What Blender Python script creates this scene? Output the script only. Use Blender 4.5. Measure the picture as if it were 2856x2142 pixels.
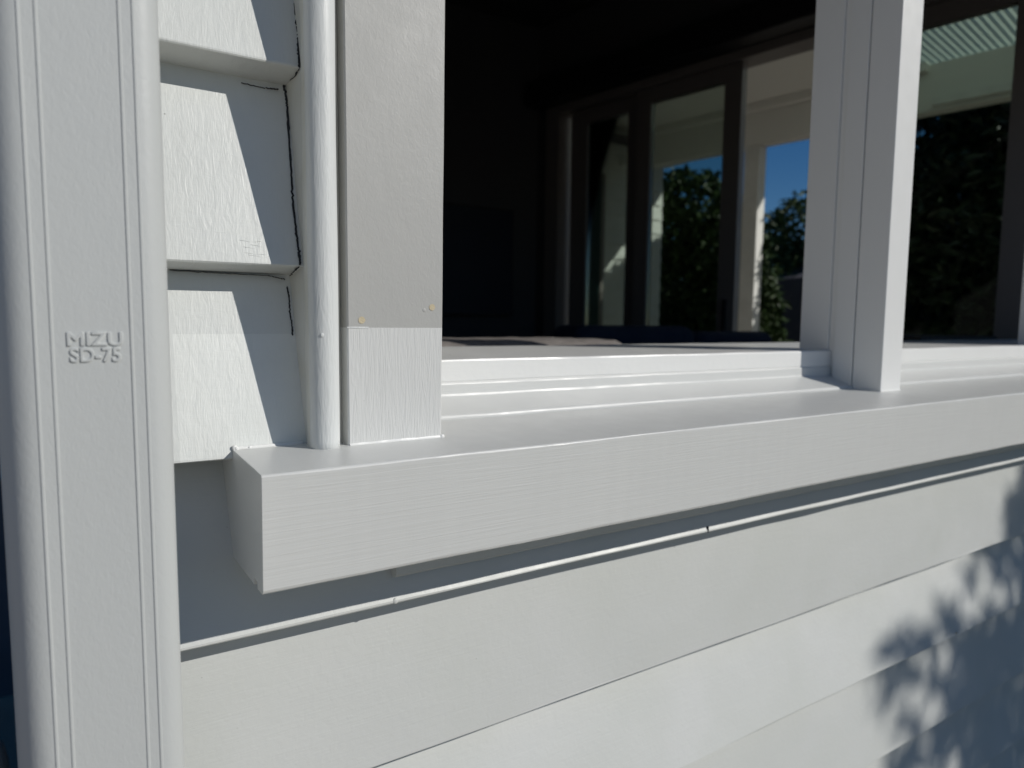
import bpy, bmesh, math, random
from mathutils import Vector, Matrix, noise
random.seed(7)
for o in list(bpy.data.objects): bpy.data.objects.remove(o)
SC = bpy.context.scene; C = SC.collection
D = 0.5625            # metres from camera to the outermost face of the weatherboards
CZ = 1.45             # camera height

# ------------------------------------------------------------------ camera, sky, sun
yaw, pitch, roll = map(math.radians, (32.7045, 5.2442, -0.5857))
fwd = Vector((math.sin(yaw)*math.cos(pitch), math.cos(yaw)*math.cos(pitch), -math.sin(pitch)))
rgt = Vector((math.cos(yaw), -math.sin(yaw), 0)); dwn = fwd.cross(rgt)
r2 = math.cos(roll)*rgt + math.sin(roll)*dwn; d2 = -math.sin(roll)*rgt + math.cos(roll)*dwn
cam = bpy.data.objects.new('camera', bpy.data.cameras.new('camera')); C.objects.link(cam)
m = Matrix((r2, -d2, -fwd)).transposed().to_4x4(); m.translation = Vector((0, 0, CZ)); cam.matrix_world = m
cam.data.sensor_width = 36; cam.data.lens = 24.1136; cam.data.clip_start = .02; cam.data.clip_end = 3000
cam.data.dof.use_dof = True; cam.data.dof.focus_distance = .55; cam.data.dof.aperture_fstop = 6.6
SC.camera = cam
SUN = Vector((.87, -1, .755)).normalized()
sun = bpy.data.objects.new('sun', bpy.data.lights.new('sun', 'SUN')); C.objects.link(sun)
sun.data.energy = 3.02; sun.data.angle = math.radians(.53); sun.data.color = (1, .968, .905)
sun.rotation_euler = SUN.to_track_quat('Z', 'Y').to_euler()
W = bpy.data.worlds.new("World"); SC.world = W; W.use_nodes = True
nt = W.node_tree; sky = nt.nodes.new('ShaderNodeTexSky'); sky.sky_type = 'NISHITA'; sky.sun_disc = False
sky.sun_elevation = math.asin(SUN.z); sky.sun_rotation = math.atan2(SUN.x, SUN.y)
sky.air_density = .9; sky.dust_density = .05; sky.ozone_density = 4.0; sky.altitude = 600
hs = nt.nodes.new('ShaderNodeHueSaturation'); hs.inputs['Saturation'].default_value = 1.26; hs.inputs['Hue'].default_value = .503
nt.links.new(sky.outputs[0], hs.inputs['Color']); nt.links.new(hs.outputs[0], nt.nodes['Background'].inputs[0]); nt.nodes['Background'].inputs[1].default_value = .050
SC.view_settings.view_transform = 'Standard'; SC.view_settings.look = 'None'; SC.view_settings.exposure = 0
SC.render.engine = 'CYCLES'

# ------------------------------------------------------------------ materials
def mat(name, col, rough=.5, spec=.5, **k):
    """procedural paint / timber / fabric: colour, slow tint mottling, and stacked bumps in metres"""
    M = bpy.data.materials.new(name); M.use_nodes = True; t = M.node_tree; N = t.nodes; L = t.links
    b = N['Principled BSDF']; b.inputs['Roughness'].default_value = rough
    b.inputs['Specular IOR Level'].default_value = spec
    g = N.new('ShaderNodeNewGeometry'); pos = g.outputs['Position']
    def noise_tex(scale, detail=3, dist=0, rgh=.5):
        mp = N.new('ShaderNodeMapping'); mp.inputs['Scale'].default_value = scale if hasattr(scale, '__len__') else (scale,)*3
        L.new(pos, mp.inputs[0]); n = N.new('ShaderNodeTexNoise'); n.inputs['Scale'].default_value = 1
        n.inputs['Detail'].default_value = detail; n.inputs['Distortion'].default_value = dist; n.inputs['Roughness'].default_value = rgh
        L.new(mp.outputs[0], n.inputs['Vector']); return n.outputs['Fac']
    def mix(fac, a, c):
        x = N.new('ShaderNodeMix'); x.data_type = 'RGBA'
        for s, v in ((0, fac), (6, a), (7, c)):
            if isinstance(v, (int, float)): x.inputs[s].default_value = v
            elif isinstance(v, tuple): x.inputs[s].default_value = (*v[:3], 1)
            else: L.new(v, x.inputs[s])
        return x.outputs[2]
    def ramp(src, lo, hi):
        r = N.new('ShaderNodeMapRange'); r.inputs[1].default_value = lo; r.inputs[2].default_value = hi; r.clamp = True
        L.new(src, r.inputs[0]); return r.outputs[0]
    def math_(op, a, c=0.0):
        x = N.new('ShaderNodeMath'); x.operation = op
        for s, v in ((0, a), (1, c)):
            if isinstance(v, (int, float)): x.inputs[s].default_value = v
            else: L.new(v, x.inputs[s])
        return x.outputs[0]
    sep = N.new('ShaderNodeSeparateXYZ'); L.new(pos, sep.inputs[0])
    c = col
    mask = None
    if 'below' in k:      # a newer coat of paint below a masked line: (z, colour[, xmin])
        z0, c2 = k['below'][:2]
        mask = math_('LESS_THAN', math_('ADD', sep.outputs[2], math_('MULTIPLY', noise_tex(900, 1), .0004)), z0 + .0002)
        if len(k['below']) > 2:
            xm = k['below'][2]
            mask = math_('MULTIPLY', mask, math_('GREATER_THAN', sep.outputs[0], xm))
            mask = math_('MULTIPLY', mask, math_('GREATER_THAN', sep.outputs[2], k['below'][3]))
        c = mix(mask, c, c2)
    if k.get('mottle'):   # slow uneven tint
        f = ramp(noise_tex(k.get('msc', 9), 4, .6), .35, .68)
        cc = c; c = mix(math_('MULTIPLY', f, k['mottle']), cc, k.get('mcol', (.30, .31, .26)))
    if k.get('specks'):   # tiny dirt specks and dings
        f = ramp(noise_tex(k.get('spsc', 330), 2), .80, .815)
        c = mix(math_('MULTIPLY', f, k['specks']), c, k.get('spcol', (.12, .12, .10)))
    if isinstance(c, tuple): b.inputs['Base Color'].default_value = (*c, 1)
    else: L.new(c, b.inputs['Base Color'])
    rn = ramp(noise_tex(40, 3), .2, .8)
    L.new(math_('ADD', math_('MULTIPLY', rn, .14), rough-.07), b.inputs['Roughness'])
    last = None
    for sc, dist, strength, det, warp, *msk in k.get('bump', ()):
        h = noise_tex(sc, det, warp)
        if msk and mask is not None:
            h = math_('MULTIPLY', h, mask if msk[0] else math_('SUBTRACT', 1.0, mask))
        bp = N.new('ShaderNodeBump'); bp.inputs['Distance'].default_value = dist; bp.inputs['Strength'].default_value = strength
        L.new(h, bp.inputs['Height'])
        if last is not None: L.new(last, bp.inputs['Normal'])
        last = bp.outputs[0]
    if last is not None: L.new(last, b.inputs['Normal'])
    return M

WHITE = (.66, .675, .66); NEW = (.74, .75, .75)
PEEL = ((160, .0006, .5, 3, .3), (24, .0015, .35, 2, 0))
M = {}
M['cladding_up'] = mat('old_white_paint_vertical_brush', (.70, .715, .695), .42, specks=.7, mottle=.12, below=(CZ-.0125, (.775, .79, .765), .0652*1.0, CZ-.1090),
    bump=((( 420, 200, 34), .0005, .42, 4, 1.6), (( 110, 60, 45), .0009, .45, 3, .9), ((60, 50, 200), .0006, .3, 3, .8)))
M['cladding'] = mat('white_paint_weatherboard', (.635, .645, .63), .45, specks=.6, mottle=.35, mcol=(.52, .54, .495), msc=5,
    bump=(((22, 60, 420), .0004, .35, 3, .5), ((150, 90, 150), .0006, .35, 3, .4)))
M['sill'] = mat('white_gloss_sill', (.655, .66, .643), .37,
    bump=(((12, 420, 480), .0005, .5, 4, .6), ((50, 50, 70), .0003, .15, 2, .4)))
M['sill_in'] = mat('white_gloss_inner_sill', (.80, .80, .78), .34,
    bump=(((90, 90, 110), .0008, .4, 3, .5), ((14, 200, 420), .0004, .3, 3, .3)))
M['facing'] = mat('grey_primer_facing', (.43, .427, .408), .5, specks=.35, below=(CZ-.0066, (.655, .658, .642)),
    bump=(((210, 200, 17), .0008, .7, 4, 3.2, 1), ((300, 300, 200), .0004, .4, 3, .8, 0), ((30, 30, 20), .0012, .3, 2, .3)))
M['bead'] = mat('white_bead_paint', (.67, .685, .675), .46, specks=.5,
    bump=(((260, 260, 40), .0007, .65, 4, 1.6), ((90, 90, 60), .0006, .35, 3, .9)))
M['scriber'] = mat('grey_white_scriber_paint', (.70, .70, .66), .45, specks=.4, mottle=.3, mcol=(.56, .53, .40), msc=28,
    bump=(((200, 200, 40), .0007, .5, 3, .6),))
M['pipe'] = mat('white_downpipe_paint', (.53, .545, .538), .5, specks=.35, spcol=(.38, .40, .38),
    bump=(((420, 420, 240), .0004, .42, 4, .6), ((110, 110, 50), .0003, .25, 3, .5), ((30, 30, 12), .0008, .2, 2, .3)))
M['post'] = mat('white_mullion_paint', (.80, .80, .785), .35, bump=(((200, 200, 20), .0005, .4, 3, .3),))
M['dark'] = mat('crack_shadow_grime', (.025, .027, .032), .9)
M['putty'] = mat('cream_putty', (.60, .52, .36), .7, mottle=.5, msc=300, mcol=(.45, .36, .22), bump=((900, .0006, .6, 3, 0),))
M['room_wall'] = mat('charcoal_wall_paint', (.065, .065, .07), .9, bump=((60, .0006, .3, 3, 0),))
M['room_floor'] = mat('dark_timber_floor', (.07, .055, .045), .5, mottle=.5, mcol=(.04, .03, .025), bump=(((3, 60, 60), .001, .3, 3, 0),))
M['ceiling'] = mat('dark_ceiling', (.06, .06, .06), .8)
M['door_frame'] = mat('bronze_aluminium', (.20, .18, .17), .4, bump=((200, .0002, .2, 2, 0),))
M['black'] = mat('matt_black', (.012, .012, .014), .55, bump=((300, .0003, .3, 2, 0),))
M['navy'] = mat('navy_fabric', (.012, .02, .045), .9, mottle=.4, mcol=(.03, .04, .07), msc=20, bump=((900, .0008, .6, 3, 0),))
M['taupe'] = mat('taupe_throw', (.26, .235, .22), .95, mottle=.5, mcol=(.10, .09, .085), msc=60, bump=((500, .002, .9, 4, 0),))
M['screen'] = mat('television_screen', (.004, .006, .02), .5, specks=0)
M['soffit'] = mat('soffit_grey_paint', (.76, .75, .71), .7, bump=((30, .001, .3, 2, 0),))
M['ext_white'] = mat('far_white_paint', (.74, .74, .71), .55, mottle=.15, bump=((20, .002, .3, 3, 0),))
M['leaf'] = mat('dark_glossy_leaf', (.028, .055, .015), .5, .3, mottle=.8, mcol=(.05, .085, .02), msc=7)
M['leaf2'] = mat('deep_green_leaf', (.015, .03, .014), .4, mottle=.8, mcol=(.03, .05, .02), msc=7)
M['bark'] = mat('bark', (.10, .075, .05), .9, bump=(((60, 60, 12), .006, .8, 4, .5),))
M['roof'] = mat('grey_roof_tile', (.13, .12, .13), .8, mottle=.5, mcol=(.08, .075, .08), msc=4)
M['fence'] = mat('dark_fence_stain', (.03, .028, .027), .8, mottle=.4, mcol=(.05, .045, .04), msc=6, bump=(((40, 40, 4), .003, .5, 3, 0),))
M['bluefence'] = mat('blue_grey_fence', (.10, .13, .17), .8, mottle=.5, mcol=(.06, .08, .11), msc=6)
M['ground'] = mat('sandy_paving', (.50, .42, .32), .9, mottle=.6, mcol=(.42, .35, .27), msc=1.5, bump=((40, .003, .5, 4, 0),))
M['deck'] = mat('pale_timber_deck', (.55, .50, .44), .7, mottle=.5, mcol=(.42, .38, .33), msc=8, bump=(((4, 80, 60), .002, .5, 3, 0),))
M['cream'] = mat('cream_enamel', (.80, .76, .64), .5, mottle=.2, msc=12)
def glass(name, tint, rough=0.0, mixf=.10):
    Mt = bpy.data.materials.new(name); Mt.use_nodes = True; t = Mt.node_tree; N = t.nodes; L = t.links
    N.remove(N['Principled BSDF']); o = N['Material Output']
    tr = N.new('ShaderNodeBsdfTransparent'); tr.inputs[0].default_value = (*tint, 1)
    gl = N.new('ShaderNodeBsdfGlossy'); gl.inputs['Roughness'].default_value = .02
    fr = N.new('ShaderNodeFresnel'); fr.inputs[0].default_value = 1.5
    mx = N.new('ShaderNodeMixShader'); L.new(fr.outputs[0], mx.inputs[0]); L.new(tr.outputs[0], mx.inputs[1]); L.new(gl.outputs[0], mx.inputs[2])
    L.new(mx.outputs[0], o.inputs[0]); return Mt
M['glass'] = glass('clear_door_glass', (.74, .80, .76))
M['glass_dark'] = mat('dark_window_glass', (.02, .045, .045), .05)
def corrugated():
    Mt = mat('green_tinted_corrugated_sheet', (.74, .78, .70), .5); t = Mt.node_tree; N = t.nodes; L = t.links
    tl = N.new('ShaderNodeBsdfTranslucent'); tl.inputs[0].default_value = (.94, .98, .92, 1); mx = N.new('ShaderNodeMixShader'); mx.inputs[0].default_value = .7
    L.new(N['Principled BSDF'].outputs[0], mx.inputs[1]); L.new(tl.outputs[0], mx.inputs[2]); L.new(mx.outputs[0], N['Material Output'].inputs[0])
    return Mt
M['corr'] = corrugated()

# ------------------------------------------------------------------ builders (coordinates below are relative to the camera's foot unless noted)
def link(name, bm, mtl, parent=None, smooth=False, bevel=0, seg=3, label=None):
    bmesh.ops.recalc_face_normals(bm, faces=bm.faces)
    me = bpy.data.meshes.new(name); bm.to_mesh(me); bm.free(); me.materials.append(mtl)
    if smooth:
        for p in me.polygons: p.use_smooth = True
    o = bpy.data.objects.new(name, me); C.objects.link(o)
    if parent is not None:
        o.parent = parent; o.matrix_parent_inverse = parent.matrix_world.inverted() if parent.type != 'EMPTY' else Matrix.Translation(-parent.location)
    if bevel:
        b = o.modifiers.new('bevel', 'BEVEL'); b.width = bevel; b.segments = seg; b.limit_method = 'ANGLE'; b.angle_limit = math.radians(35)
        b.harden_normals = False
    if label: o['label'] = label
    return o
def thing(name, label, cat, loc, group=None):
    e = bpy.data.objects.new(name, None); C.objects.link(e); e.location = loc; e.empty_display_size = .1
    e['label'] = label; e['category'] = cat
    if group: e['group'] = group
    return e
def tag(o, label=None, cat=None, group=None, kind=None):
    if label: o['label'] = label
    if cat: o['category'] = cat
    if group: o['group'] = group
    if kind: o['kind'] = kind
    return o
def box(bm, x0, x1, y0, y1, z0, z1, mtx=None):
    vs = [bm.verts.new((x, y, z)) for x in (x0, x1) for y in (y0, y1) for z in (z0, z1)]
    for f in ((0,1,3,2),(4,6,7,5),(0,4,5,1),(2,3,7,6),(0,2,6,4),(1,5,7,3)): bm.faces.new([vs[i] for i in f])
    if mtx is not None:
        for v in vs: v.co = mtx @ v.co
    return vs
def B(*a, **k):
    bm = bmesh.new(); box(bm, *a, **k); return bm
def extrude_x(prof, xs, jit=0, jf=18, seed=0, fine=0):
    """closed (y,z) profile swept along x with a little hand-made waviness"""
    bm = bmesh.new(); rings = []
    for x in xs:
        ring = []
        for i, (y, z) in enumerate(prof):
            n1 = noise.noise(Vector((x*jf, i*.35+seed, 3.1))); n2 = noise.noise(Vector((x*jf, i*.35+seed, 9.7)))
            if fine: q = noise.noise(Vector((x*85, i*.8+seed, 4.4)))*fine; y += q; z += q
            ring.append(bm.verts.new((x, y+n1*jit, z+n2*jit)))
        rings.append(ring)
    n = len(prof)
    for a, b in zip(rings, rings[1:]):
        for i in range(n): bm.faces.new((a[i], a[(i+1) % n], b[(i+1) % n], b[i]))
    bm.faces.new(rings[0][::-1]); bm.faces.new(rings[-1])
    return bm
def extrude_z(prof, zs, jit=0, jf=14, seed=0, caps=True):
    bm = bmesh.new(); rings = []
    for z in zs:
        rings.append([bm.verts.new((x+noise.noise(Vector((z*jf, i*.3+seed, 1.3)))*jit, y+noise.noise(Vector((z*jf, i*.3+seed, 7.3)))*jit, z)) for i, (x, y) in enumerate(prof)])
    n = len(prof)
    for a, b in zip(rings, rings[1:]):
        for i in range(n): bm.faces.new((a[i], a[(i+1) % n], b[(i+1) % n], b[i]))
    if caps: bm.faces.new(rings[0][::-1]); bm.faces.new(rings[-1])
    return bm
def frange(a, b, n): return [a+(b-a)*i/n for i in range(n+1)]
def arc(cx, cy, r, a0, a1, n=6):
    return [(cx+r*math.cos(math.radians(a0+(a1-a0)*i/n)), cy+r*math.sin(math.radians(a0+(a1-a0)*i/n))) for i in range(n+1)]

# ------------------------------------------------------------------ house wall of bevel-back weatherboards
T = .0575; PITCH = .2665
wall = thing('weatherboard_wall', 'white painted bevel-back weatherboard wall around the window sill', 'wall', (0, D, 0))
XL, XR = -.027, 3.4
def board(zb, x0, x1, mtl, ztop=None, n=60, seed=0, rec=T, out=0):
    """zb = bottom edge relative to camera, in D units"""
    zt = ztop if ztop is not None else zb+PITCH+.03
    r = .0022
    f = lambda z: 1 + rec*(z-zb)/PITCH      # outer face depth at height z
    pts = [(1.0+rec+.012, zb-.011), (1.0+.006, zb-.0015)]
    pts = [(p[0]*D, CZ+p[1]*D) for p in pts]
    y0, z0 = D, CZ+zb*D
    pts += [(y0+.0012, z0-.0001), (y0+.0003, z0+.0008), (y0+.0004, z0+.0022)]
    for k in range(1, 5):
        z = zb+(zt-zb)*k/4; pts.append((f(z)*D, CZ+z*D))
    pts.append(((f(zt)+.03)*D, CZ+zt*D)); pts.append(((1+rec+.03)*D, CZ+(zb-.008)*D))
    xs = frange(x0, x1, n)
    if out: pts = [(y-out*D, z) for y, z in pts]
    return extrude_x(pts, xs, jit=.0009, jf=9, seed=seed)
ZB = [.349, .0745, -.1945, -.4397, -.7228, -.982, -1.252, -1.52, -1.79, -2.06, -2.33]
scx = .278*D
up = [ZB[0]+PITCH*i for i in range(4, 0, -1)] + ZB[:3]
for i, z in enumerate(up):
    nxt = None
    link('weatherboard', board(z, XL, scx+.004, M['cladding_up'], seed=i*3.3, n=40), M['cladding_up'], wall, label=None)
for i, z in enumerate(ZB[3:]):
    zt = -.2 if i == 0 else None; rc = {0: T+.080, 1: .019, 2: .088}.get(i, T)
    link('weatherboard', board(z, XL, XR, M['cladding'], ztop=zt, seed=50+i*2.7, n=220, rec=rc, out=.035 if i == 0 else 0), M['cladding'], wall)
# courses over the window and to its right
for i in range(3):
    z = 1.75+i*PITCH
    link('weatherboard', board(z, scx+.01, XR, M['cladding'], seed=90+i, n=60), M['cladding'], wall)
link('corner_stop', B(XL-.012, XL-.0005, .985*D, 1.3*D, 0, 2.9), M['cladding'], wall, bevel=.001)
for sgn in (0,):
    link('wall_framing', B(XL, .27, 1.10*D, 1.30*D, 0.02, 2.9), M['room_wall'], wall)
    link('wall_framing', B(.27, XR, 1.10*D, 1.30*D, 0.02, CZ-.35*D), M['room_wall'], wall)
    link('wall_framing', B(.27, XR, 1.10*D, 1.30*D, CZ+1.8*D, 3.3), M['room_wall'], wall)
# blistered crack lines where boards meet the scriber and each other
def crack(path, w, depth=.0006, seed=0, n=7):
    bm = bmesh.new(); pts = []
    for (a, b) in zip(path, path[1:]):
        a = Vector(a); b = Vector(b)
        for j in range(n): pts.append(a.lerp(b, j/n))
    pts.append(Vector(path[-1])); prev = None
    for i, p in enumerate(pts):
        jit = Vector((noise.noise(Vector((i*.9, seed, 0)))*.0011, 0, noise.noise(Vector((i*.9, seed, 5)))*.0008)); p = p+jit
        ww = w*(.25+.9*abs(noise.noise(Vector((i*.33, seed, 8))))+.35)
        if i in (0, len(pts)-1): ww *= .1
        t = (pts[min(i+1, len(pts)-1)]-pts[max(i-1, 0)]).normalized(); s = Vector((t.z, 0, -t.x))*ww*.5
        q = [bm.verts.new(p+s+Vector((0, dy, 0))) for dy in (-depth, .004)] + [bm.verts.new(p-s+Vector((0, dy, 0))) for dy in (.004, -depth)]
        if prev:
            for k in range(4): bm.faces.new((prev[k], prev[(k+1) % 4], q[(k+1) % 4], q[k]))
        prev = q
    return bm
def P3(ratx, raty, Y):   # ratio coordinates -> world at depth Y (D units)
    return (ratx*Y*D, Y*D, CZ+raty*Y*D)
def PF(rx, rz, zb):      # ray ratios -> the point where they meet the sloping face of the board whose lower edge is zb
    Y = 1.0
    for _ in range(20): Y = 1+T*max(0, rz*Y-zb)/PITCH
    return P3(rx, rz, Y)
c1 = [PF(rx, rz, .349) for rx, rz in ((.2770, .52), (.278, .47), (.2785, .437), (.2812, .405), (.2830, .39), (.2825, .372), (.2835, .354), (.2832, .350))]
c2 = [PF(rx, rz, .0745) for rx, rz in ((.2612, .3235), (.2645, .305), (.2655, .292), (.2675, .244), (.2695, .205), (.2705, .17), (.2745, .126), (.2775, .10), (.2795, .082), (.2792, .0765))]
c3 = [PF(rx, rz, -.1945) for rx, rz in ((.2605, .046), (.263, .03), (.2640, .005), (.2665, -.008), (.267, -.024))]
c6 = [P3(.2835, .349, 1.0), P3(.277, .336, 1.02), P3(.270, .330, 1.04)]
c7 = [P3(.2785, .0745, 1.0), P3(.272, .068, 1.012), P3(.2655, .0605, 1.04)]
for i, c in enumerate((c1, c2, c3, c6, c7)):
    link('crack', crack([(x, y-.0004, z) for x, y, z in c], (.0021, .0022, .0013, .0016, .0016)[i], seed=i*5, n=9), M['dark'], wall, label='black jagged paint crack where the boards meet the window trim')
c4 = [P3(.111, .0612, 1.052), P3(.18, .0602, 1.052), P3(.235, .0598, 1.052), P3(.258, .0555, 1.053)]
c5 = [P3(.205, .314, 1.056), P3(.232, .3125, 1.056), P3(.254, .315, 1.052)]
for i, c in enumerate((c4, c5)):
    link('crack', crack([(x, y-.0012, z) for x, y, z in c], .00036, seed=40+i, n=12), M['dark'], wall, label='hairline crack under the lap of a weatherboard')
# nail heads under paint
CHIPS = [(.2455, -.5085, -.7228, .0022), (2.33, -.9735, -.982, .004), (.30, -.60, -.7228, .0012), (.72, -.86, -.982, .0012)]
def blob(x, y, z, r, fl=.45, u=14, v=8):
    bm = bmesh.new(); bmesh.ops.create_uvsphere(bm, u_segments=u, v_segments=v, radius=r)
    for q in bm.verts: q.co.y *= fl; q.co += Vector((x, y, z))
    return bm
link('nail_head', blob(*P3(.423, -.4515, .9665), .0028), M['cladding'], wall, smooth=True, label='round nail head painted over on the lit lip of the board')
def onface(rx, rz, zb, Tt=T):
    Y = 1.0
    for _ in range(20): Y = 1+Tt*max(0, rz*Y-zb)/PITCH
    return P3(rx, rz, Y-.0004)
for (rx, rz, zb, rr) in CHIPS:
    bm = bmesh.new(); p = Vector(onface(rx, rz, zb)); n_ = 9
    ring = [bm.verts.new(p+Vector((math.cos(6.283*i/n_)*rr*random.uniform(.5, 1.2), -.0001, math.sin(6.283*i/n_)*rr*random.uniform(.4, 1.0)))) for i in range(n_)]
    c0 = bm.verts.new(p+Vector((0, -.0006, 0)))
    for i in range(n_): bm.faces.new((ring[i], ring[(i+1) % n_], c0))
    link('paint_chip', bm, M['putty' if rz < -.9 else 'cladding'], wall)
for (rx, z0_, z1_, Y_) in ((1.156, -.4397, -.4285, .965), ):
    link('board_joint', B(rx*Y_*D, rx*Y_*D+.0008, Y_*D-.0004, Y_*D+.004, CZ+z0_*D-.0005, CZ+z1_*D), M['dark'], wall, label='dark butt joint between two board ends')
# patch of splintered filler on the second board
bm = bmesh.new()
for k in range(5):
    x0 = .112+random.uniform(-.002, .01); z = CZ+.0745*D+.006+k*.0032+random.uniform(-.001, .001)
    path = [(x0+.004*j, D+T*D*((z-CZ)/D-.0745)/PITCH-.0005, z-.0008*j*random.random()) for j in range(5)]
    for a, b_ in zip(path, path[1:]):
        vs = [bm.verts.new(p) for p in ((a[0], a[1], a[2]), (b_[0], b_[1], b_[2]), (b_[0], b_[1]+.002, b_[2]+.0009), (a[0], a[1]+.002, a[2]+.0009))]
        bm.faces.new(vs)
link('filler_ridge', bm, M['cladding_up'], wall, label='splintered filler ridges on the second weatherboard')

# ------------------------------------------------------------------ window: sill, facing, bead, mullions
win = thing('window', 'white painted timber window with deep sill and open dark room behind', 'window', (.18, .9*D, CZ-.34*D))
WR = 3.0; s = lambda l: [(y*D, CZ+z*D) for y, z in l]
sill_prof = s([(1.16, -.345), (.885, -.3365), (.885, -.327), (.866, -.327), (.866, -.3355), (.8415, -.334),
   (.8385, -.3325), (.8372, -.329), (.8310, -.1880), (.8315, -.1858), (.8335, -.1845), (.86, -.1838), (1.0, -.1822), (1.085, -.1808), (1.0965, -.1798), (1.1005, -.1765), (1.1015, -.1735), (1.1045, -.1715),
   (1.108, -.1702), (1.168, -.1492), (1.1735, -.1465), (1.1750, -.142), (1.1752, -.124), (1.1765, -.121), (1.19, -.120), (1.19, -.345)])
link('sill', extrude_x(sill_prof, frange(.1823*D, .75, 260)+frange(.75, WR, 150)[1:], jit=.0006, jf=11, seed=3, fine=.00012), M['sill'], win, bevel=.0009, seg=3)
in_prof = s([(1.1805, -.130), (1.1785, -.118), (1.1775, -.1165), (1.1775, -.0790), (1.1785, -.0762), (1.1815, -.0750), (1.72, -.0745), (1.755, -.0748), (1.762, -.077), (1.762, -.13)])
link('inner_sill', extrude_x(in_prof, frange(.44*D, WR, 200), jit=.0006, jf=13, seed=8), M['sill_in'], win)
link('packing_strip', extrude_x(s([(.966, -.33), (.966, -.396), (.972, -.401), (1.03, -.405), (1.06, -.34)]), frange(.41*D, WR, 60), jit=.0008, seed=5), M['cladding'], win, label='shaded packing strip under the sill')
# facing board
fz = frange(CZ-.19*D, CZ+1.8*D, 60)
fp = [(.333*D+.0012, .957*D), (.333*D, .957*D+.0012), (.333*D, 1.09*D), (.4838*D, 1.09*D), (.4838*D, .957*D+.0012), (.4838*D-.0012, .957*D)]
fb = extrude_z(fp, fz, jit=.0002)
for v in fb.verts:
    if v.co.x > .45*D: v.co.x += .0095*max(0, v.co.z-CZ+.19*D)
link('facing_board', fb, M['facing'], win, label='grey primed facing board with fresh white paint at its foot')
# left jamb behind the facing
link('jamb', B(.42*D, .480*D, 1.095*D, 1.75*D, CZ-.10*D, CZ+1.8*D), M['post'], win, bevel=.001)
# round bead and its scriber
cx, cy, r = .3005*D, .9620*D, .0207*D
bp = [(cx+r*math.cos(a), cy+r*math.sin(a)) for a in [math.radians(360*i/28) for i in range(28)]]
bm = extrude_z(bp, frange(CZ-.19*D, CZ+1.8*D, 110), jit=.00045, jf=9)
link('round_bead', bm, M['bead'], win, smooth=True, label='lumpy white painted round bead beside the facing board')
link('scriber', extrude_z([(.2800*D, .966*D), (.2812*D, .985*D), (.2848*D, 1.0*D), (.2795*D, 1.055*D), (.2795*D, 1.09*D), (.318*D, 1.09*D), (.318*D, .975*D), (.2835*D, .957*D)], frange(CZ-.19*D, CZ+1.8*D, 60), jit=.0006), M['scriber'], win)
link('groove_backing', B(.3185*D, .3325*D, .985*D, 1.08*D, CZ-.19*D, CZ+1.8*D), M['scriber'], win)
# paint blob at the masked line and ridge
link('paint_drip', blob(cx-.004, cy-r+.0012, CZ-.0125, .0020, .35), M['bead'], win, smooth=True, label='dried drip of white paint on the bead')
for (x, z, rr) in ((.1996, -.0005, .0029), (.2629, .0111, .0028)):
    bm = bmesh.new(); bmesh.ops.create_cone(bm, cap_ends=True, segments=20, radius1=rr, radius2=rr*.9, depth=.0008)
    for v in bm.verts: v.co = Vector((v.co.x+noise.noise(v.co*900)*.0002, v.co.z*.5, v.co.y)) + Vector((x, .957*D-.0001, CZ+z))
    link('putty_plug', bm, M['putty'], win, smooth=False, label='cream putty plug, the lower left one of two' if x < .25 else 'cream putty plug near the outer edge of the facing')
link('primer_dent', blob(.2555, .957*D+.0002, CZ+.0085, .0019, .25), M['facing'], win, smooth=True)
# fillet of paint at the facing foot
link('paint_ridge', extrude_x([(.957*D-.0006, CZ-.0066), (.957*D-.0004, CZ-.0060), (.957*D+.001, CZ-.0060), (.957*D+.001, CZ-.0070), (.957*D-.0002, CZ-.0070)], frange(.333*D, .365*D, 14), jit=.0004, jf=90), M['bead'], win)
# paint-filled joints where the trim lands on the sill
def caulk(x0, x1, Y, z, sz=.0013, seed=0, mm='sill_in'):
    link('caulk_bead', extrude_x([(Y-sz*1.3, z-.0003), (Y-sz*.5, z+sz*.35), (Y-sz*.1, z+sz*1.2), (Y+.001, z+sz*1.2), (Y+.001, z-.0003)], frange(x0, x1, max(8, int((x1-x0)/.003))), jit=.0005, jf=60, seed=seed), M[mm], win)
caulk(.335*D, .482*D, .957*D, CZ-.1826*D)
caulk(.183*D, .279*D, 1.0015*D, CZ-.1820*D, .0015, 4)
caulk(1.850*D, 1.948*D, 1.0225*D, CZ-.1818*D, .0015, 7)
for (x, y, z, rr) in ((.1850, 1.0005, -.1795, .0022), (.1870, .999, -.1800, .0014), (.485, .957, -.182, .0022), (.205, 1.0, -.1812, .0012)):
    link('paint_lump', blob(x*D, y*D, CZ+z*D, rr, .6), M['sill_in'], win, smooth=True)
# mullions
def mullion(x0):
    w = .0999*D; X0 = x0*D; z0, z1 = CZ-.20*D, CZ+1.8*D
    p = link('mullion', B(X0, X0+w, 1.0225*D, 1.1045*D, z0, z1), M['post'], win, bevel=.0012)
    link('mullion_stop', B(X0-.0006, X0+w+.0006, 1.107*D, 1.165*D, z0+.01, z1), M['post'], p, bevel=.0008)
    link('mullion_tongue', B(X0+.005, X0+w-.005, 1.1655*D, 1.1845*D, z0+.02, z1), M['post'], p)
    link('mullion_rear', B(X0+.0004, X0+w-.0004, 1.185*D, 1.277*D, CZ-.076*D, z1), M['post'], p, bevel=.0012)
mullion(1.849); mullion(3.327)
link('head', B(.40*D, WR, 1.02*D, 1.30*D, CZ+1.75*D, CZ+1.8*D), M['post'], win, bevel=.001)

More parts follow.
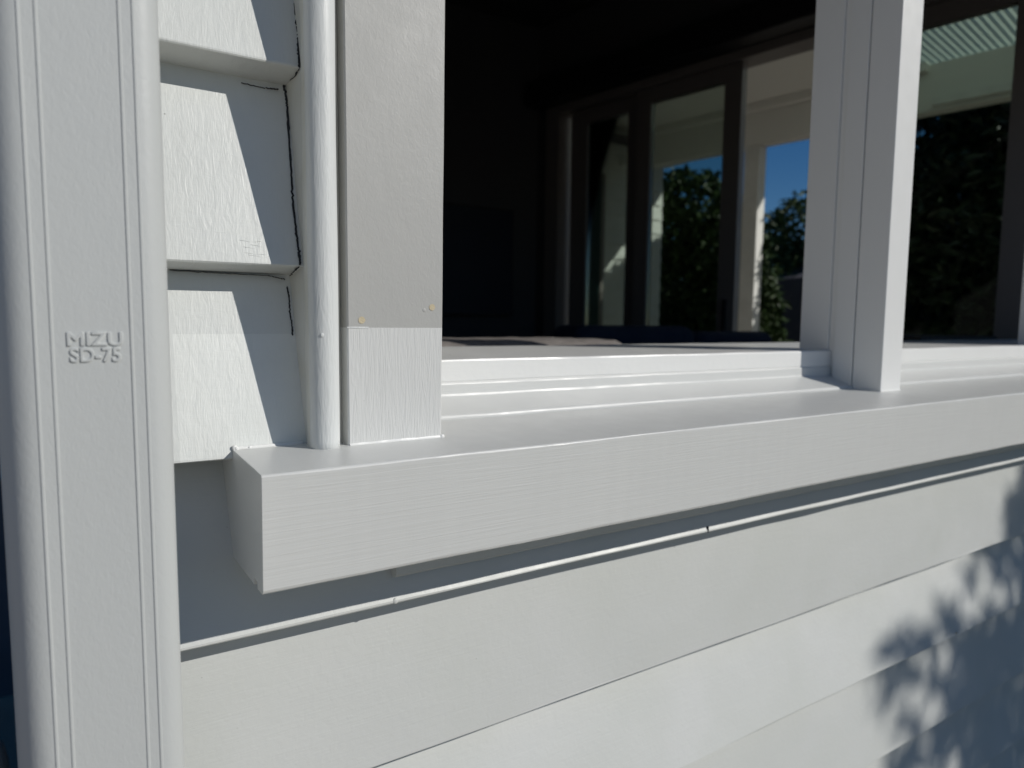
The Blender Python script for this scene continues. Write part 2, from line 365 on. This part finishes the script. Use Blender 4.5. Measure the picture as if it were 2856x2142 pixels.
# ------------------------------------------------------------------ downpipe with embossed lettering
pipe = thing('downpipe', 'rectangular white painted plastic downpipe with embossed letters', 'downpipe', (.007, .455, .2))
yf, yb = .4275, .485; xl, xr = -.0350, .0475
pr = arc(xr-.0125, yf+.0125, .0125, 0, -90, 8) + arc(xl+.0165, yf+.0165, .0165, -90, -180, 8)
pr += arc(xl+.008, yb-.008, .008, 180, 90, 4) + arc(xr-.008, yb-.008, .008, 90, 0, 4)
# fold four moulded ribs into the front line
front = []
for x in (.0342, .0276, -.0086, -.0158):
    front += [(x+.0009, yf), (x+.00045, yf-.00055), (x-.00045, yf-.00055), (x-.0009, yf)]
pr = arc(xr-.0125, yf+.0125, .0125, 0, -90, 8)[:-1] + front + [(xl+.0185*(1-math.sin(math.radians(q))), yf+.027*(1-math.cos(math.radians(q)))) for q in range(8, 91, 8)] + arc(xl+.008, yb-.008, .008, 180, 90, 4) + arc(xr-.008, yb-.008, .008, 90, 0, 4)
body = link('pipe_body', extrude_z(pr, frange(.25, 2.9, 200), jit=.00012, jf=5), M['pipe'], pipe, smooth=True)
body.data.set_sharp_from_angle(angle=math.radians(40)) if hasattr(body.data, 'set_sharp_from_angle') else None
def letters(txt, x, z, size, width):
    cu = bpy.data.curves.new('t', 'FONT'); cu.body = txt; cu.size = size; cu.extrude = .0008; cu.bevel_depth = .0003; cu.bevel_resolution = 2
    cu.space_character = 1.0
    ob = bpy.data.objects.new('t', cu); C.objects.link(ob)
    bpy.context.view_layer.update()
    dg = bpy.context.evaluated_depsgraph_get(); me = bpy.data.meshes.new_from_object(ob.evaluated_get(dg)); bpy.data.objects.remove(ob)
    xs = [v.co.x for v in me.vertices]; k = width/(max(xs)-min(xs)); mn = min(xs)
    for v in me.vertices:
        v.co = Vector((x+(v.co.x-mn)*k, yf-v.co.z*.8+.0001, z+v.co.y))
    me.materials.append(M['pipe'])
    o = bpy.data.objects.new('embossed_lettering', me); C.objects.link(o)
    for p in me.polygons: p.use_smooth = True
    o.parent = pipe; o.matrix_parent_inverse = Matrix.Translation(-pipe.location)
    o['label'] = 'raised moulded capital letters' if txt[0] == 'M' else 'raised moulded letters and numerals'
letters('MIZU', -.0021, CZ-.0151, .0098, .0256)
letters('SD-75', -.0011, CZ-.0237, .0103, .0234)
link('pipe_clip', B(xl-.004, xr+.004, yb-.004, D-.002, .75, .79), M['pipe'], pipe, bevel=.002)

# ------------------------------------------------------------------ ground and left background
def plane(name, x0, x1, y0, y1, z, mtl, kind='structure'):
    bm = bmesh.new(); bm.faces.new([bm.verts.new(p) for p in ((x0, y0, z), (x1, y0, z), (x1, y1, z), (x0, y1, z))])
    return tag(link(name, bm, mtl), kind=kind)
plane('ground', -400, 400, -400, 400, 0, M['ground'])
M['added_lawn'] = mat('added_dark_lawn', (.035, .055, .018), .95, mottle=.7, mcol=(.06, .075, .03), msc=6, bump=((120, .02, .8, 4, 0),))
plane('added_lawn', .75, 14, -12, .50, .004, M['added_lawn'])  # unseen dark sheet added to cut ground bounce onto the right-hand wall
fl = thing('side_fence', 'blue-grey paling fence in deep shade left of the downpipe', 'fence', (-2, 3.2, 0))
for i in range(22):
    x = -2.6+i*.125
    if x < -.12: link('paling', B(x, x+.118, 3.1+.01*(i % 2), 3.13+.01*(i % 2), .02, .60+.25), M['bluefence'], fl)
link('rail', B(-2.6, -.12, 3.135, 3.18, .66, .74), M['bluefence'], fl)
bm = bmesh.new(); ring = None
for rr, z in ((.075, 0), (.075, .30), (.074, .36), (.066, .405), (.05, .432), (.028, .446), (.004, .45)):
    q = [bm.verts.new((-.245+rr*math.cos(math.radians(15*i)), 2+rr*math.sin(math.radians(15*i)), z)) for i in range(24)]
    if ring:
        for i in range(24): bm.faces.new((ring[i], ring[(i+1) % 24], q[(i+1) % 24], q[i]))
    ring = q
bm.faces.new(ring)
tag(link('bollard', bm, M['cream'], smooth=True), 'cream round-topped garden post behind the foot of the downpipe', 'post')

# ------------------------------------------------------------------ the room behind the window
O = Vector((2.97, 1.48, 0)); ya = math.radians(-9.8)
du = Vector((math.sin(ya), math.cos(ya), 0)); dn = Vector((du.y, -du.x, 0))
DM = Matrix((dn, du, Vector((0, 0, 1)))).transposed().to_4x4(); DM.translation = O + Vector((0, 0, CZ))
def Bd(w0, w1, u0, u1, z0, z1, bm=None):   # box in door-wall coordinates: w outward, u along the wall, z relative to the camera
    bm = bm or bmesh.new(); box(bm, w0, w1, u0, u1, z0, z1, mtx=DM); return bm
FZ = .42
rp = [(.12, 1.3*D), (3.04, 1.3*D), tuple((O+du*2.30)[:2]), (.12, 3.72)]
def poly(name, pts, z, mtl):
    bm = bmesh.new(); bm.faces.new([bm.verts.new((x, y, z)) for x, y in pts]); return tag(link(name, bm, mtl), kind='structure')
poly('floor', rp, FZ, M['room_floor'])
tag(link('ceiling', B(-.02, 3.3, 1.31*D, 3.9, 3.31, 3.4), M['ceiling']), kind='structure')
tag(link('wall_back', B(-.02, 2.74, 3.74, 3.86, .02, 3.3), M['room_wall']), kind='structure')
tag(link('wall_left', B(-.02, .115, 1.302*D, 3.735, .02, 3.3), M['room_wall']), kind='structure')
tv = thing('television', 'black flat television on the dark back wall', 'television', (1.9, 3.7, 1.5))
link('casing', B(1.22, 2.365, 3.68, 3.738, CZ+.03, CZ+.69), M['black'], tv, bevel=.004)
link('screen', B(1.235, 2.35, 3.674, 3.6795, CZ+.045, CZ+.675), M['screen'], tv)

# sliding doors in the angled wall
head = 1.204
dwall = thing('door_wall', 'dark wall holding the sliding doors across the room', 'wall', O+Vector((0, 0, FZ)))
link('lintel', Bd(0, .14, -.75, 2.30, 1.335, 1.85), M['room_wall'], dwall)
link('wall_end', Bd(0, .14, 2.205, 2.30, -1.0, 1.333), M['room_wall'], dwall)
link('wall_end', Bd(0, .14, -.80, -.46, -1.0, 1.333), M['room_wall'], dwall)
dr = thing('sliding_door', 'bronze framed glass sliding doors opening to the veranda', 'door', O+du*1.0+Vector((0, 0, FZ)))
link('outer_frame', Bd(-.02, .12, -.455, 2.20, 1.283, 1.33), M['door_frame'], dr, bevel=.002)
link('outer_frame', Bd(-.02, .12, 2.09, 2.20, -1.02, 1.281), M['door_frame'], dr, bevel=.002)
link('track', Bd(-.02, .12, -.455, 2.20, -1.03, -.985), M['door_frame'], dr)
def leaf(u0, u1, w, st=.05, name='door_leaf', lf=None, rt=None):
    lf = lf or st; rt = rt or st     # lf = stile at high u (left in the photo), rt = stile at low u
    bm = bmesh.new()
    Bd(w, w+.045, u0, u0+rt, -.98, 1.28, bm); Bd(w, w+.045, u1-lf, u1, -.98, 1.28, bm)
    Bd(w, w+.045, u0+rt, u1-lf, head, 1.28, bm); Bd(w, w+.045, u0+rt, u1-lf, -.98, -.86, bm)
    p = link(name, bm, M['door_frame'], dr)
    link('glass_pane', Bd(w+.018, w+.026, u0+rt, u1-lf, -.86, head), M['glass'], p)
    return p
leaf(1.515, 2.05, .055, lf=.13, rt=.093)
leaf(.868, 1.512, .005, lf=.097, rt=.096)
link('handle', Bd(-.012, .003, .905, .925, -.12, .12), M['black'], dr, bevel=.003)
leaf(-.445, .33, .005, lf=.10, rt=.20)
pel = thing('blind_box', 'long black roller blind box above the sliding doors', 'blind', O+du*.8+Vector((-.1, 0, CZ+1.3)))
link('casing', Bd(-.16, -.022, -.7, 2.235, 1.325, 1.46), M['black'], pel, bevel=.01)

# furniture seen just over the sill
sofa = thing('sofa', 'dark navy sofa with its back just above the inner sill', 'sofa', (1.75, 1.95, FZ))
def soft(x0, x1, y0, y1, z0, z1, bev): 
    return B(x0, x1, y0, y1, z0, z1), bev
for nm, a, bv in (('backrest', (1.47, 2.06, 1.86, 2.06, FZ+.35, CZ-.012), .05), ('seat', (1.47, 2.06, 2.065, 2.6, FZ+.12, FZ+.45), .05), ('armrest', (1.36, 1.465, 1.9, 2.6, FZ+.05, CZ-.30), .04), ('armrest', (2.065, 2.17, 1.9, 2.6, FZ+.05, CZ-.30), .04)):
    link(nm, B(*a), M['navy'], sofa, bevel=bv, seg=6)
so2 = thing('armchair', 'dark navy armchair behind the mullion, right of the sofa', 'chair', (2.45, 2.0, FZ))
for nm, a, bv in (('backrest', (2.16, 2.66, 1.95, 2.1, FZ+.3, CZ-.035), .05), ('seat', (2.18, 2.64, 2.105, 2.55, FZ+.12, FZ+.45), .05)):
    link(nm, B(*a), M['navy'], so2, bevel=bv, seg=6)
bm = bmesh.new(); nx, ny = 60, 16; g = []
for i in range(nx+1):
    row = []
    for j in range(ny+1):
        x = .42+.60*i/nx; y = 1.04+.36*j/ny
        e = min(1, min(i, nx-i)/5)*min(1, min(j, ny-j)/3+.2)
        z = CZ-.055*1.15+.026*e-.03*(1-e)+noise.noise(Vector((x*22, y*22, 0)))*.003
        row.append(bm.verts.new((x, y, z)))
    g.append(row)
for i in range(nx):
    for j in range(ny): bm.faces.new((g[i][j], g[i+1][j], g[i+1][j+1], g[i][j+1]))
geo = bmesh.ops.extrude_face_region(bm, geom=bm.faces[:])
for v in geo['geom']:
    if isinstance(v, bmesh.types.BMVert): v.co.z = FZ+.80
tag(link('ottoman_throw', bm, M['taupe'], smooth=True), 'grey-brown woolly throw just behind the inner sill', 'throw')
sb = thing('sideboard', 'low dark cabinet seen through the right-hand opening', 'cabinet', (2.4, 1.15, FZ))
link('body', B(2.02, 2.44, 1.02, 1.28, FZ+.04, CZ-.055), M['fence'], sb, bevel=.004)
link('top', B(2.0, 2.46, 1.0, 1.30, CZ-.054, CZ-.032), M['fence'], sb, bevel=.003)
for i in range(2): link('foot', B(2.05+i*.33, 2.09+i*.33, 1.06, 1.10, FZ+.001, FZ+.039), M['black'], sb)

# ------------------------------------------------------------------ veranda beyond the doors
tag(link('deck', Bd(.145, 3.1, -3, 4.2, -1.15, -1.02), M['deck']), kind='structure')
ver = thing('veranda', 'white veranda with grey soffit, corrugated roof panel, beam and posts', 'veranda', O+dn*1.5+Vector((0, 0, .43)))
link('soffit', Bd(.145, 3.64, 1.25, 4.0, 1.97, 2.02), M['soffit'], ver)
bm = bmesh.new(); prev = None; n = 1100
for i in range(n+1):
    u = -3+4.24*i/n; z = 1.99+.0065*math.sin(u*2*math.pi/.046)
    q = [bm.verts.new(DM @ Vector((w, u, zz))) for w, zz in ((.145, z), (3.64, z), (3.64, z+.003), (.145, z+.003))]
    if prev:
        for k in range(4): bm.faces.new((prev[k], prev[(k+1) % 4], q[(k+1) % 4], q[k]))
    prev = q
link('corrugated_sheet', bm, M['corr'], ver, smooth=False, label='pale green corrugated roof sheet')
link('beam', Bd(2.755, 2.90, -3, 4.6, 1.61, 1.96), M['soffit'], ver, bevel=.006)
link('lit_strip', Bd(2.72, 2.753, .25, .86, 1.64, 1.70), M['ext_white'], ver, bevel=.004, label='short white bar standing in for a strip of light on the veranda beam')  # paler bar stands in for the lit strip low on the beam
link('cornice', Bd(2.69, 2.752, .9, 4.6, 1.90, 1.968), M['soffit'], ver, bevel=.004)
for u in (2.245, -1.6):
    p = link('veranda_post', Bd(2.76, 2.89, u, u+.15, -1.02, 1.608), M['ext_white'], ver, bevel=.006)
link('exterior_wall', Bd(.145, .17, -.9, -.46, -1.0, 1.965), M['ext_white'], ver)
link('exterior_wall', Bd(.145, .17, 2.21, 4.0, -1.0, 1.965), M['ext_white'], ver)
link('exterior_wall', Bd(.145, .17, -.455, 2.205, 1.34, 1.965), M['ext_white'], ver)

# wing of the house with weatherboards, seen end on
wing = thing('house_wing', 'white weatherboard wing of the house with a corner catching dappled sun', 'house', (4.0, 5.6, .3))
def lapwall(p0, p1, z0, z1, th=.02, pitch=.15):
    """weatherboards along p0->p1 (xy), outside is to the right of travel"""
    bm = bmesh.new(); a = Vector((*p0, 0)); b = Vector((*p1, 0)); t = (b-a).normalized(); o = Vector((t.y, -t.x, 0))
    z = z0
    while z < z1:
        prof = [(-.04, z), (th, z), (th*.15, z+pitch), (-.04, z+pitch)]
        r0 = [bm.verts.new(a+o*w+Vector((0, 0, zz))) for w, zz in prof]; r1 = [bm.verts.new(b+o*w+Vector((0, 0, zz))) for w, zz in prof]
        for k in range(4): bm.faces.new((r0[k], r0[(k+1) % 4], r1[(k+1) % 4], r1[k]))
        bm.faces.new(r0[::-1]); bm.faces.new(r1); z += pitch
    return bm
link('front_cladding', lapwall((2.5, 5.5), (5.40, 5.5), .3, 3.35), M['ext_white'], wing)
link('side_cladding', lapwall((5.43, 5.5), (5.43, 9.5), .3, 3.15), M['ext_white'], wing)
link('fascia', B(5.05, 5.62, 5.35, 9.6, CZ+1.70, CZ+1.80), M['ext_white'], wing, bevel=.01)
link('roof', B(2.4, 5.6, 5.36, 9.7, CZ+1.81, CZ+1.87), M['roof'], wing)
gw = link('glass_door', B(4.02, 4.50, 5.40, 5.465, .6, CZ+1.42), M['glass_dark'], wing, label='dark green glass door on the wing')
link('frame', B(4.50, 4.545, 5.39, 5.47, .6, CZ+1.47), M['door_frame'], gw)
link('frame', B(4.02, 4.50, 5.39, 5.47, CZ+1.421, CZ+1.47), M['door_frame'], gw)
lm = thing('wall_lamp', 'small round wall lamp glinting under the soffit of the wing', 'lamp', (4.74, 5.4, CZ+1.6))
link('lamp_glass', blob(4.82, 5.41, CZ+1.62, .035, 1), M['ext_white'], lm, smooth=True)
link('lamp_base', B(4.79, 4.85, 5.435, 5.465, CZ+1.59, CZ+1.65), M['ext_white'], lm)

# ------------------------------------------------------------------ foliage
def leaf_mesh(pts, size, rnd):
    bm = bmesh.new()
    for p in pts:
        a = rnd.uniform(0, 6.283); e = rnd.uniform(-.9, .9); L = size*rnd.uniform(.6, 1.3); w = L*.42
        t = Vector((math.cos(a)*math.cos(e), math.sin(a)*math.cos(e), math.sin(e)))
        n_ = Vector((rnd.uniform(-1, 1), rnd.uniform(-1, 1), rnd.uniform(-1, 1))); sd = t.cross(n_).normalized()*w*.5; up_ = t.cross(sd).normalized()*w*.18
        v = [bm.verts.new(q) for q in (p, p+t*L*.35+sd+up_, p+t*L, p+t*L*.35-sd+up_, p+t*L*.4)]
        bm.faces.new((v[0], v[1], v[4])); bm.faces.new((v[1], v[2], v[4])); bm.faces.new((v[2], v[3], v[4])); bm.faces.new((v[3], v[0], v[4]))
    me = bpy.data.meshes.new('crown'); bm.to_mesh(me); bm.free(); return me
def limb(bm, a, b, ra, rb, n=8):
    a = Vector(a); b = Vector(b); t = (b-a).normalized(); s1 = t.orthogonal().normalized(); s2 = t.cross(s1)
    r0 = [bm.verts.new(a+(s1*math.cos(k*6.2832/n)+s2*math.sin(k*6.2832/n))*ra) for k in range(n)]
    r1 = [bm.verts.new(b+(s1*math.cos(k*6.2832/n)+s2*math.sin(k*6.2832/n))*rb) for k in range(n)]
    for k in range(n): bm.faces.new((r0[k], r0[(k+1) % n], r1[(k+1) % n], r1[k]))
    bm.faces.new(r0[::-1]); bm.faces.new(r1)
def tree(name, label, base, blobs, n, size, mtl, seed, cat='tree', trunk_r=.06):
    rnd = random.Random(seed); root = thing(name, label, cat, base)
    tot = sum(b[3]**2 for b in blobs); pts = []
    for (x, y, z, r_) in blobs:
        for _ in range(int(n*r_**2/tot)):
            d_ = Vector((rnd.gauss(0, 1), rnd.gauss(0, 1), rnd.gauss(0, 1))).normalized()
            k = 1+.22*noise.noise(d_*2.3+Vector((x, y, z))*3)
            pts.append(Vector((x, y, z))+d_*r_*k*rnd.uniform(.45, 1)**.4)
    me = leaf_mesh(pts, size, rnd); me.materials.append(mtl); o = bpy.data.objects.new('crown', me); C.objects.link(o)
    o.parent = root; o.matrix_parent_inverse = Matrix.Translation(-root.location)
    bm = bmesh.new(); b0 = Vector(base); top = max(blobs, key=lambda q: q[2]); mid = b0.lerp(Vector(top[:3]), .45)
    limb(bm, b0, mid, trunk_r, trunk_r*.7); limb(bm, mid, top[:3], trunk_r*.7, trunk_r*.2)
    for q in blobs: limb(bm, mid, q[:3], trunk_r*.45, trunk_r*.1, 6)
    link('trunk', bm, M['bark'], root, smooth=True)
    return root
tree('bush', 'tall glossy dark green bush beyond the white veranda post', (6.9, 6.1, 0),
     [(6.70, 6.30, 2.70, .66), (6.45, 6.65, 2.5, .6), (6.88, 5.90, 2.35, .52), (6.55, 6.5, 1.8, .62), (7.02, 5.74, 1.75, .52), (6.9, 6.0, 1.3, .8), (7.08, 5.68, 1.0, .55), (6.5, 6.55, .9, .65), (6.85, 6.1, .5, .7)], 32000, .115, M['leaf'], 5, 'bush')
tree('tree', 'dense dark tree filling the pane right of the mullion', (7.5, 3.2, 0),
     [(7.4, 3.5, 3.1, .7), (7.6, 2.9, 3.4, .8), (7.2, 3.3, 2.4, .8), (7.8, 2.5, 2.4, .9), (7.3, 3.3, 1.6, .8), (7.7, 2.6, 1.5, .9), (7.4, 3.1, .8, .8), (7.9, 1.9, 2.2, 1.), (7.9, 1.9, 1.0, 1.)], 40000, .15, M['leaf2'], 9)
tree('tree', 'small green tree behind the neighbouring roof', (12.6, 9.4, 0),
     [(12.4, 9.5, 3.0, .7), (13.2, 9.0, 3.3, .9), (13.8, 8.2, 3.2, .9), (12.9, 9.2, 2.3, .9)], 8000, .17, M['leaf'], 12)
# neighbour and boundary fence
nb = thing('neighbour_house', 'low neighbouring house with grey roof beyond the bush', 'house', (13, 7, 0))
link('wall', B(12.0, 16, 3.5, 9.6, 0.01, 2.2), M['fence'], nb)
bm = bmesh.new(); v = [bm.verts.new(p) for p in ((11.6, 3.2, 2.15), (11.6, 9.9, 2.15), (16.4, 9.9, 2.15), (16.4, 3.2, 2.15), (13.6, 4.8, 3.0), (13.6, 8.4, 3.0))]
for f in ((0, 1, 5, 4), (1, 2, 5), (2, 3, 4, 5), (3, 0, 4), (0, 3, 2, 1)): bm.faces.new([v[i] for i in f])
link('roof', bm, M['roof'], nb)
fn = thing('boundary_fence', 'tall black stained fence behind the bush', 'fence', (9.3, 6, 0))
link('paling_panel', B(9.6, 9.65, 2.0, 12, .02, CZ+.72), M['fence'], fn)
for i in range(6): link('fence_post', B(9.655, 9.75, 2.1+i*1.9, 2.2+i*1.9, .02, CZ+.70), M['fence'], fn)

# shrub that stands in the sun's path, to the camera's right and behind it; it throws the leafy shadow on the lower boards
rnd = random.Random(21); pts = []
SOLID = [(1.689, -.515), (1.584, -.539), (1.544, -.554), (1.439, -.557), (1.35, -.562), (1.39, -.609), (1.36, -.635), (1.318, -.642), (1.294, -.668), (1.263, -.694), (1.366, -.731), (1.403, -.781), (1.389, -.838), (1.364, -.922), (1.30, -1.15), (1.25, -1.5), (2.5, -1.5), (2.5, -.22), (1.62, -.24), (1.60, -.30), (1.60, -.36), (1.58, -.43), (1.60, -.50)]
def shade(x, z):     # is this spot of the wall in the solid part of the leaf shadow (x along the wall, z relative to the camera)
    ins = False; n = len(SOLID)
    for i in range(n):
        (xa, za), (xb, zb_) = SOLID[i], SOLID[(i+1) % n]
        if (za > z) != (zb_ > z) and x < (xb-xa)*(z-za)/(zb_-za)+xa: ins = not ins
    return ins
S0 = Vector((.87, -1, .755))
blobs_sh = [(1.130, -.531, .023), (1.203, -.522, .018), (1.310, -.531, .020), (1.299, -.503, .011), (1.445, -.445, .013), (1.446, -.551, .017), (1.517, -.347, .016), (1.523, -.382, .020), (1.145, -.602, .016), (1.216, -.581, .025), (1.287, -.615, .019), (1.190, -.678, .020), (1.263, -.741, .018), (1.311, -.795, .022), (1.186, -.751, .015), (1.549, -.437, .027), (1.541, -.490, .016), (1.331, -.734, .023), (1.225, -.757, .013), (1.56, -.31, .022), (1.565, -.37, .022), (1.585, -.42, .02), (1.58, -.27, .018)]
tries = 0
while len(pts) < 16000 and tries < 160000:
    tries += 1; x = rnd.uniform(1.2, 2.5); z = rnd.uniform(-1.5, -.25)
    if shade(x, z): pts.append(Vector((x, D, CZ+z))+S0*rnd.uniform(2.2, 3.2))
for (x, z, r_) in blobs_sh:
    for _ in range(int(10+r_*800)):
        a = rnd.uniform(0, 6.28); q = r_*rnd.random()**.5
        pts.append(Vector((x+q*math.cos(a), D, CZ+z+q*math.sin(a)))+S0*rnd.uniform(2.5, 3.3))
sh = thing('garden_shrub', 'leafy shrub whose shadow falls on the lower boards, with added foliage blocking skylight', 'shrub', (5.2, -2.6, 0))
for _ in range(26000):
    t_ = rnd.uniform(1.3, 3.6); pts.append(Vector((2.05+.87*t_+2.4*rnd.random()**1.3, D-t_, rnd.uniform(.05, 4.6))))  # unseen foliage mass added to block skylight from the lower right wall
me = leaf_mesh(pts[:-26000], .05, rnd); sky_block_me = leaf_mesh(pts[-26000:], .13, rnd); me.materials.append(M['leaf']); o = bpy.data.objects.new('crown', me); C.objects.link(o); o.parent = sh; o.matrix_parent_inverse = Matrix.Translation(-sh.location)
sky_block_me.materials.append(M['leaf2']); o = bpy.data.objects.new('crown', sky_block_me); C.objects.link(o); o.parent = sh; o.matrix_parent_inverse = Matrix.Translation(-sh.location)
bm = bmesh.new(); limb(bm, (5.2, -2.6, 0), (5.1, -2.5, 1.4), .07, .05)
for q in ((4.6, -2.3, 2.4), (4.2, -2.6, 2.7), (5.3, -2.9, 2.9), (4.9, -2.2, 2.2)): limb(bm, (5.1, -2.5, 1.4), q, .035, .008, 6)
link('trunk', bm, M['bark'], sh, smooth=True)
